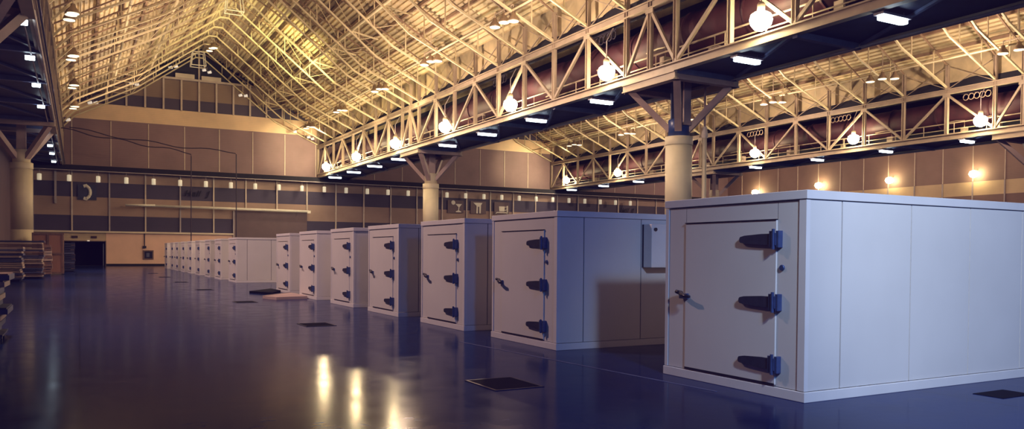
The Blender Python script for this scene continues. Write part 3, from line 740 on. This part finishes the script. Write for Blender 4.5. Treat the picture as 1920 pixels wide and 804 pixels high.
# ------------------------------------------------------------------ stacked boards at the left
def stack(x1, xl, y0, y1, n, zt, mats, where, rnd, z0=.12, jut=.12):
    """boards as separate things, piled from the floor; x1 right end, xl left end"""
    t = (zt - z0) / n; k = rnd
    sk = empty('pallet', ((x1 + xl) / 2, (y0 + y1) / 2, 0), 'low dark pallet under the ' + where, 'pallet')
    for s in (-1, 0, 1): MB().box((-(x1 - xl) / 2 + .1, s * (y1 - y0) * .4 - .06, 0), ((x1 - xl) / 2 - .1, s * (y1 - y0) * .4 + .06, z0 - .03)).build('bearer', 'board_navy', sk)
    MB().box((-(x1 - xl) / 2 + .05, -(y1 - y0) / 2, z0 - .03), ((x1 - xl) / 2 - .05, (y1 - y0) / 2, z0)).build('deck_board', 'board_navy', sk)
    for i in range(n):
        j = k.uniform(-jut, jut * .4); j2 = k.uniform(-.06, .06)
        m = mats[k.randrange(len(mats))] if i < n - 1 else mats[-1]
        e = empty('stacked_board', ((x1 + xl) / 2 + j, (y0 + y1) / 2 + j2, z0 + t * i), '%s board, %s from the bottom of the %s' % ({'board_cream': 'cream', 'board_brown': 'brown', 'board_navy': 'dark navy', 'board_blue': 'grey-blue'}[m], ORD[i], where), 'board', 'boards of the ' + where)
        MB().box((-(x1 - xl) / 2, -(y1 - y0) / 2, .004), ((x1 - xl) / 2, (y1 - y0) / 2, t * .80)).build('board', m, e)
        MB().box(((x1 - xl) / 2 - .02, -(y1 - y0) / 2 + .02, t * .80), ((x1 - xl) / 2 - .25, (y1 - y0) / 2 - .02, t)).build('edge_batten', 'board_navy' if i % 2 else 'board_brown', e)
rnd = random.Random(3)
stack(-1.72, -5.4, 51.0, 53.2, 20, 2.12, ['board_cream', 'board_brown', 'board_cream', 'board_blue', 'board_brown', 'board_navy'], 'tall pile at the left edge', rnd)
stack(-2.5, -5.4, 46.6, 48.4, 15, 1.75, ['board_cream', 'board_brown', 'board_blue', 'board_cream'], 'stepped pile at the left edge', rnd)
stack(-.25, -1.1, 66.0, 68.0, 12, 2.15, ['board_navy', 'board_blue', 'board_navy', 'board_navy', 'board_navy'], 'dark pile beside the doorway', rnd, jut=.05)
stack(-1.12, -3.2, 16.3, 17.6, 9, 1.18, ['board_blue', 'board_navy', 'board_cream', 'board_blue'], 'nearest pile at the frame edge', rnd, jut=.16)
stack(-1.45, -3.0, 56.2, 57.0, 11, 1.9, ['board_cream', 'board_brown', 'board_cream', 'board_brown'], 'narrow pile by the crate', rnd, jut=.08)
e = empty('plywood_crate', (-1.75, 60, 0), 'tall reddish brown plywood crate standing left of the doorway', 'crate')
MB().box((-.9, 0, .1), (.86, 1.6, 2.68)).build('panel', 'plywood', e)
for x in (-.9, -.05, .78): MB().box((x - .03, -.06, .05), (x + .09, 0, 2.72)).build('batten', 'board_brown', e)
for z in (.05, 1.3, 2.6): MB().box((-.93, -.05, z), (.89, 0, z + .12)).build('batten', 'board_brown', e)

# ------------------------------------------------------------------ light
def light(kind, name, loc, energy, color, size=.3, target=None, **kw):
    l = bpy.data.lights.new(name, kind); l.energy = energy; l.color = color
    if kind == 'AREA': l.shape = 'DISK'; l.size = size
    else: l.shadow_soft_size = size
    for k, v in kw.items(): setattr(l, k, v)
    o = bpy.data.objects.new(name, l); col.objects.link(o); o.location = loc
    if target: o.rotation_euler = (Vector(target) - Vector(loc)).to_track_quat('-Z', 'Y').to_euler()
    return o
light('SPOT', 'cool_work_light', (4.6, .6, 5.6), 3000, (.80, .92, 1.0), .2, (10.4, 5.6, .9), spot_size=R(70), spot_blend=1)
light('SPOT', 'blue_fill_light', (3.6, -3.5, 7.0), 2000, (.05, .30, 1.0), .6, (9.5, 7, 0), spot_size=R(75), spot_blend=1)
light('SPOT', 'gable_spot', (23.0, 83.0, 14.2), 3200, (1, .78, .40), .3, (21.5, 92, 13.6), spot_size=R(50), spot_blend=.8)
light('SPOT', 'ridge_spot', (18.5, 66.0, 12.5), 12000, (1, .86, .38), .4, (13.6, 74, 22.5), specular_factor=.1, spot_size=R(75), spot_blend=1)
light('SPOT', 'column_fill_spot', (12, 19, 9.5), 2600, (1, .78, .50), .2, (26.2, 31, 5.0), spot_size=R(26), spot_blend=1)  # unseen spot added to brighten the near column
light('SPOT', 'gable_spot', (54.5, 83.0, 14.2), 3600, (1, .78, .40), .3, (51.5, 92, 13.2), spot_size=R(50), spot_blend=.8)
PEACH = (1, .70, .50)
for y, z in ((60.5, 12.6), (70.5, 11.8), (81.5, 11.3)): light('POINT', 'dome_and_fill_light', (22.2, y, z), 800, (1, .74, .40), .25)  # unseen points for the dome lamps, set lower to place the floor streaks
for x, z, ys, e in ( (19, 12.5, (36, 50), 1900), (50.5, 13.2, (32, 49.7, 70), 1500), (76, 12.0, (45, 62, 80), 1900)):
    for y in ys: light('POINT', 'dome_and_fill_light', (x, y, z), e, PEACH, .15)  # unseen points added as fill; the rightmost vault has no dome lamps
for y, e in ((19.5, 4600), (34, 4900), (50, 4700), (68, 4400)):
    light('SPOT', 'cooler_fill_spot', (-.9, y, 11.2), e, (1, .66, .56), .3, (9, y + 1, .5), spot_size=R(125), spot_blend=.7)  # unseen spots added to throw warm light on the cooler doors
for y in (44, 62, 80):
    light('SPOT', 'roof_fill_spot', (5.5, y, 12.0), 2600, (1, .72, .50), .3, (3.5, y, 20), spot_size=R(140), spot_blend=.6)  # unseen upward spots added to brighten the left roof slope
w = bpy.data.worlds.new('world'); S.world = w; w.use_nodes = True
w.node_tree.nodes['Background'].inputs[0].default_value = (.10, .13, .46, 1); w.node_tree.nodes['Background'].inputs[1].default_value = .45

# ------------------------------------------------------------------ camera
f, t, p, r, cy = 1491.85, .498405, -.0218455, .0071784, 507.32
F = Vector((math.sin(t) * math.cos(p), math.cos(t) * math.cos(p), math.sin(p))); Rr = Vector((math.cos(t), -math.sin(t), 0)); U = Rr.cross(F)
c, s = math.cos(r), math.sin(r); R2 = Rr * c + U * s; U2 = Rr * -s + U * c
cam = bpy.data.cameras.new('camera'); co = bpy.data.objects.new('camera', cam); col.objects.link(co)
mw = Matrix((R2, U2, -F)).transposed().to_4x4(); mw.translation = Vector((0, 0, 1.6)); co.matrix_world = mw
cam.sensor_width = 36; cam.sensor_fit = 'HORIZONTAL'; cam.lens = f / 1920 * 36; cam.shift_y = (cy - 402) / 1920; cam.clip_end = 400; cam.clip_start = .05
S.camera = co
S.view_settings.view_transform = 'Standard'; S.view_settings.look = 'None'
S.view_settings.use_curve_mapping = True
cmap = S.view_settings.curve_mapping
for k, lo in ((0, .004), (1, .002), (2, .012)):
    cmap.curves[k].points[0].location = (0, lo)
cmap.update()
try:
    S.cycles.use_denoising = True; S.cycles.max_bounces = 6; S.cycles.diffuse_bounces = 3; S.cycles.sample_clamp_indirect = 6
except Exception: pass
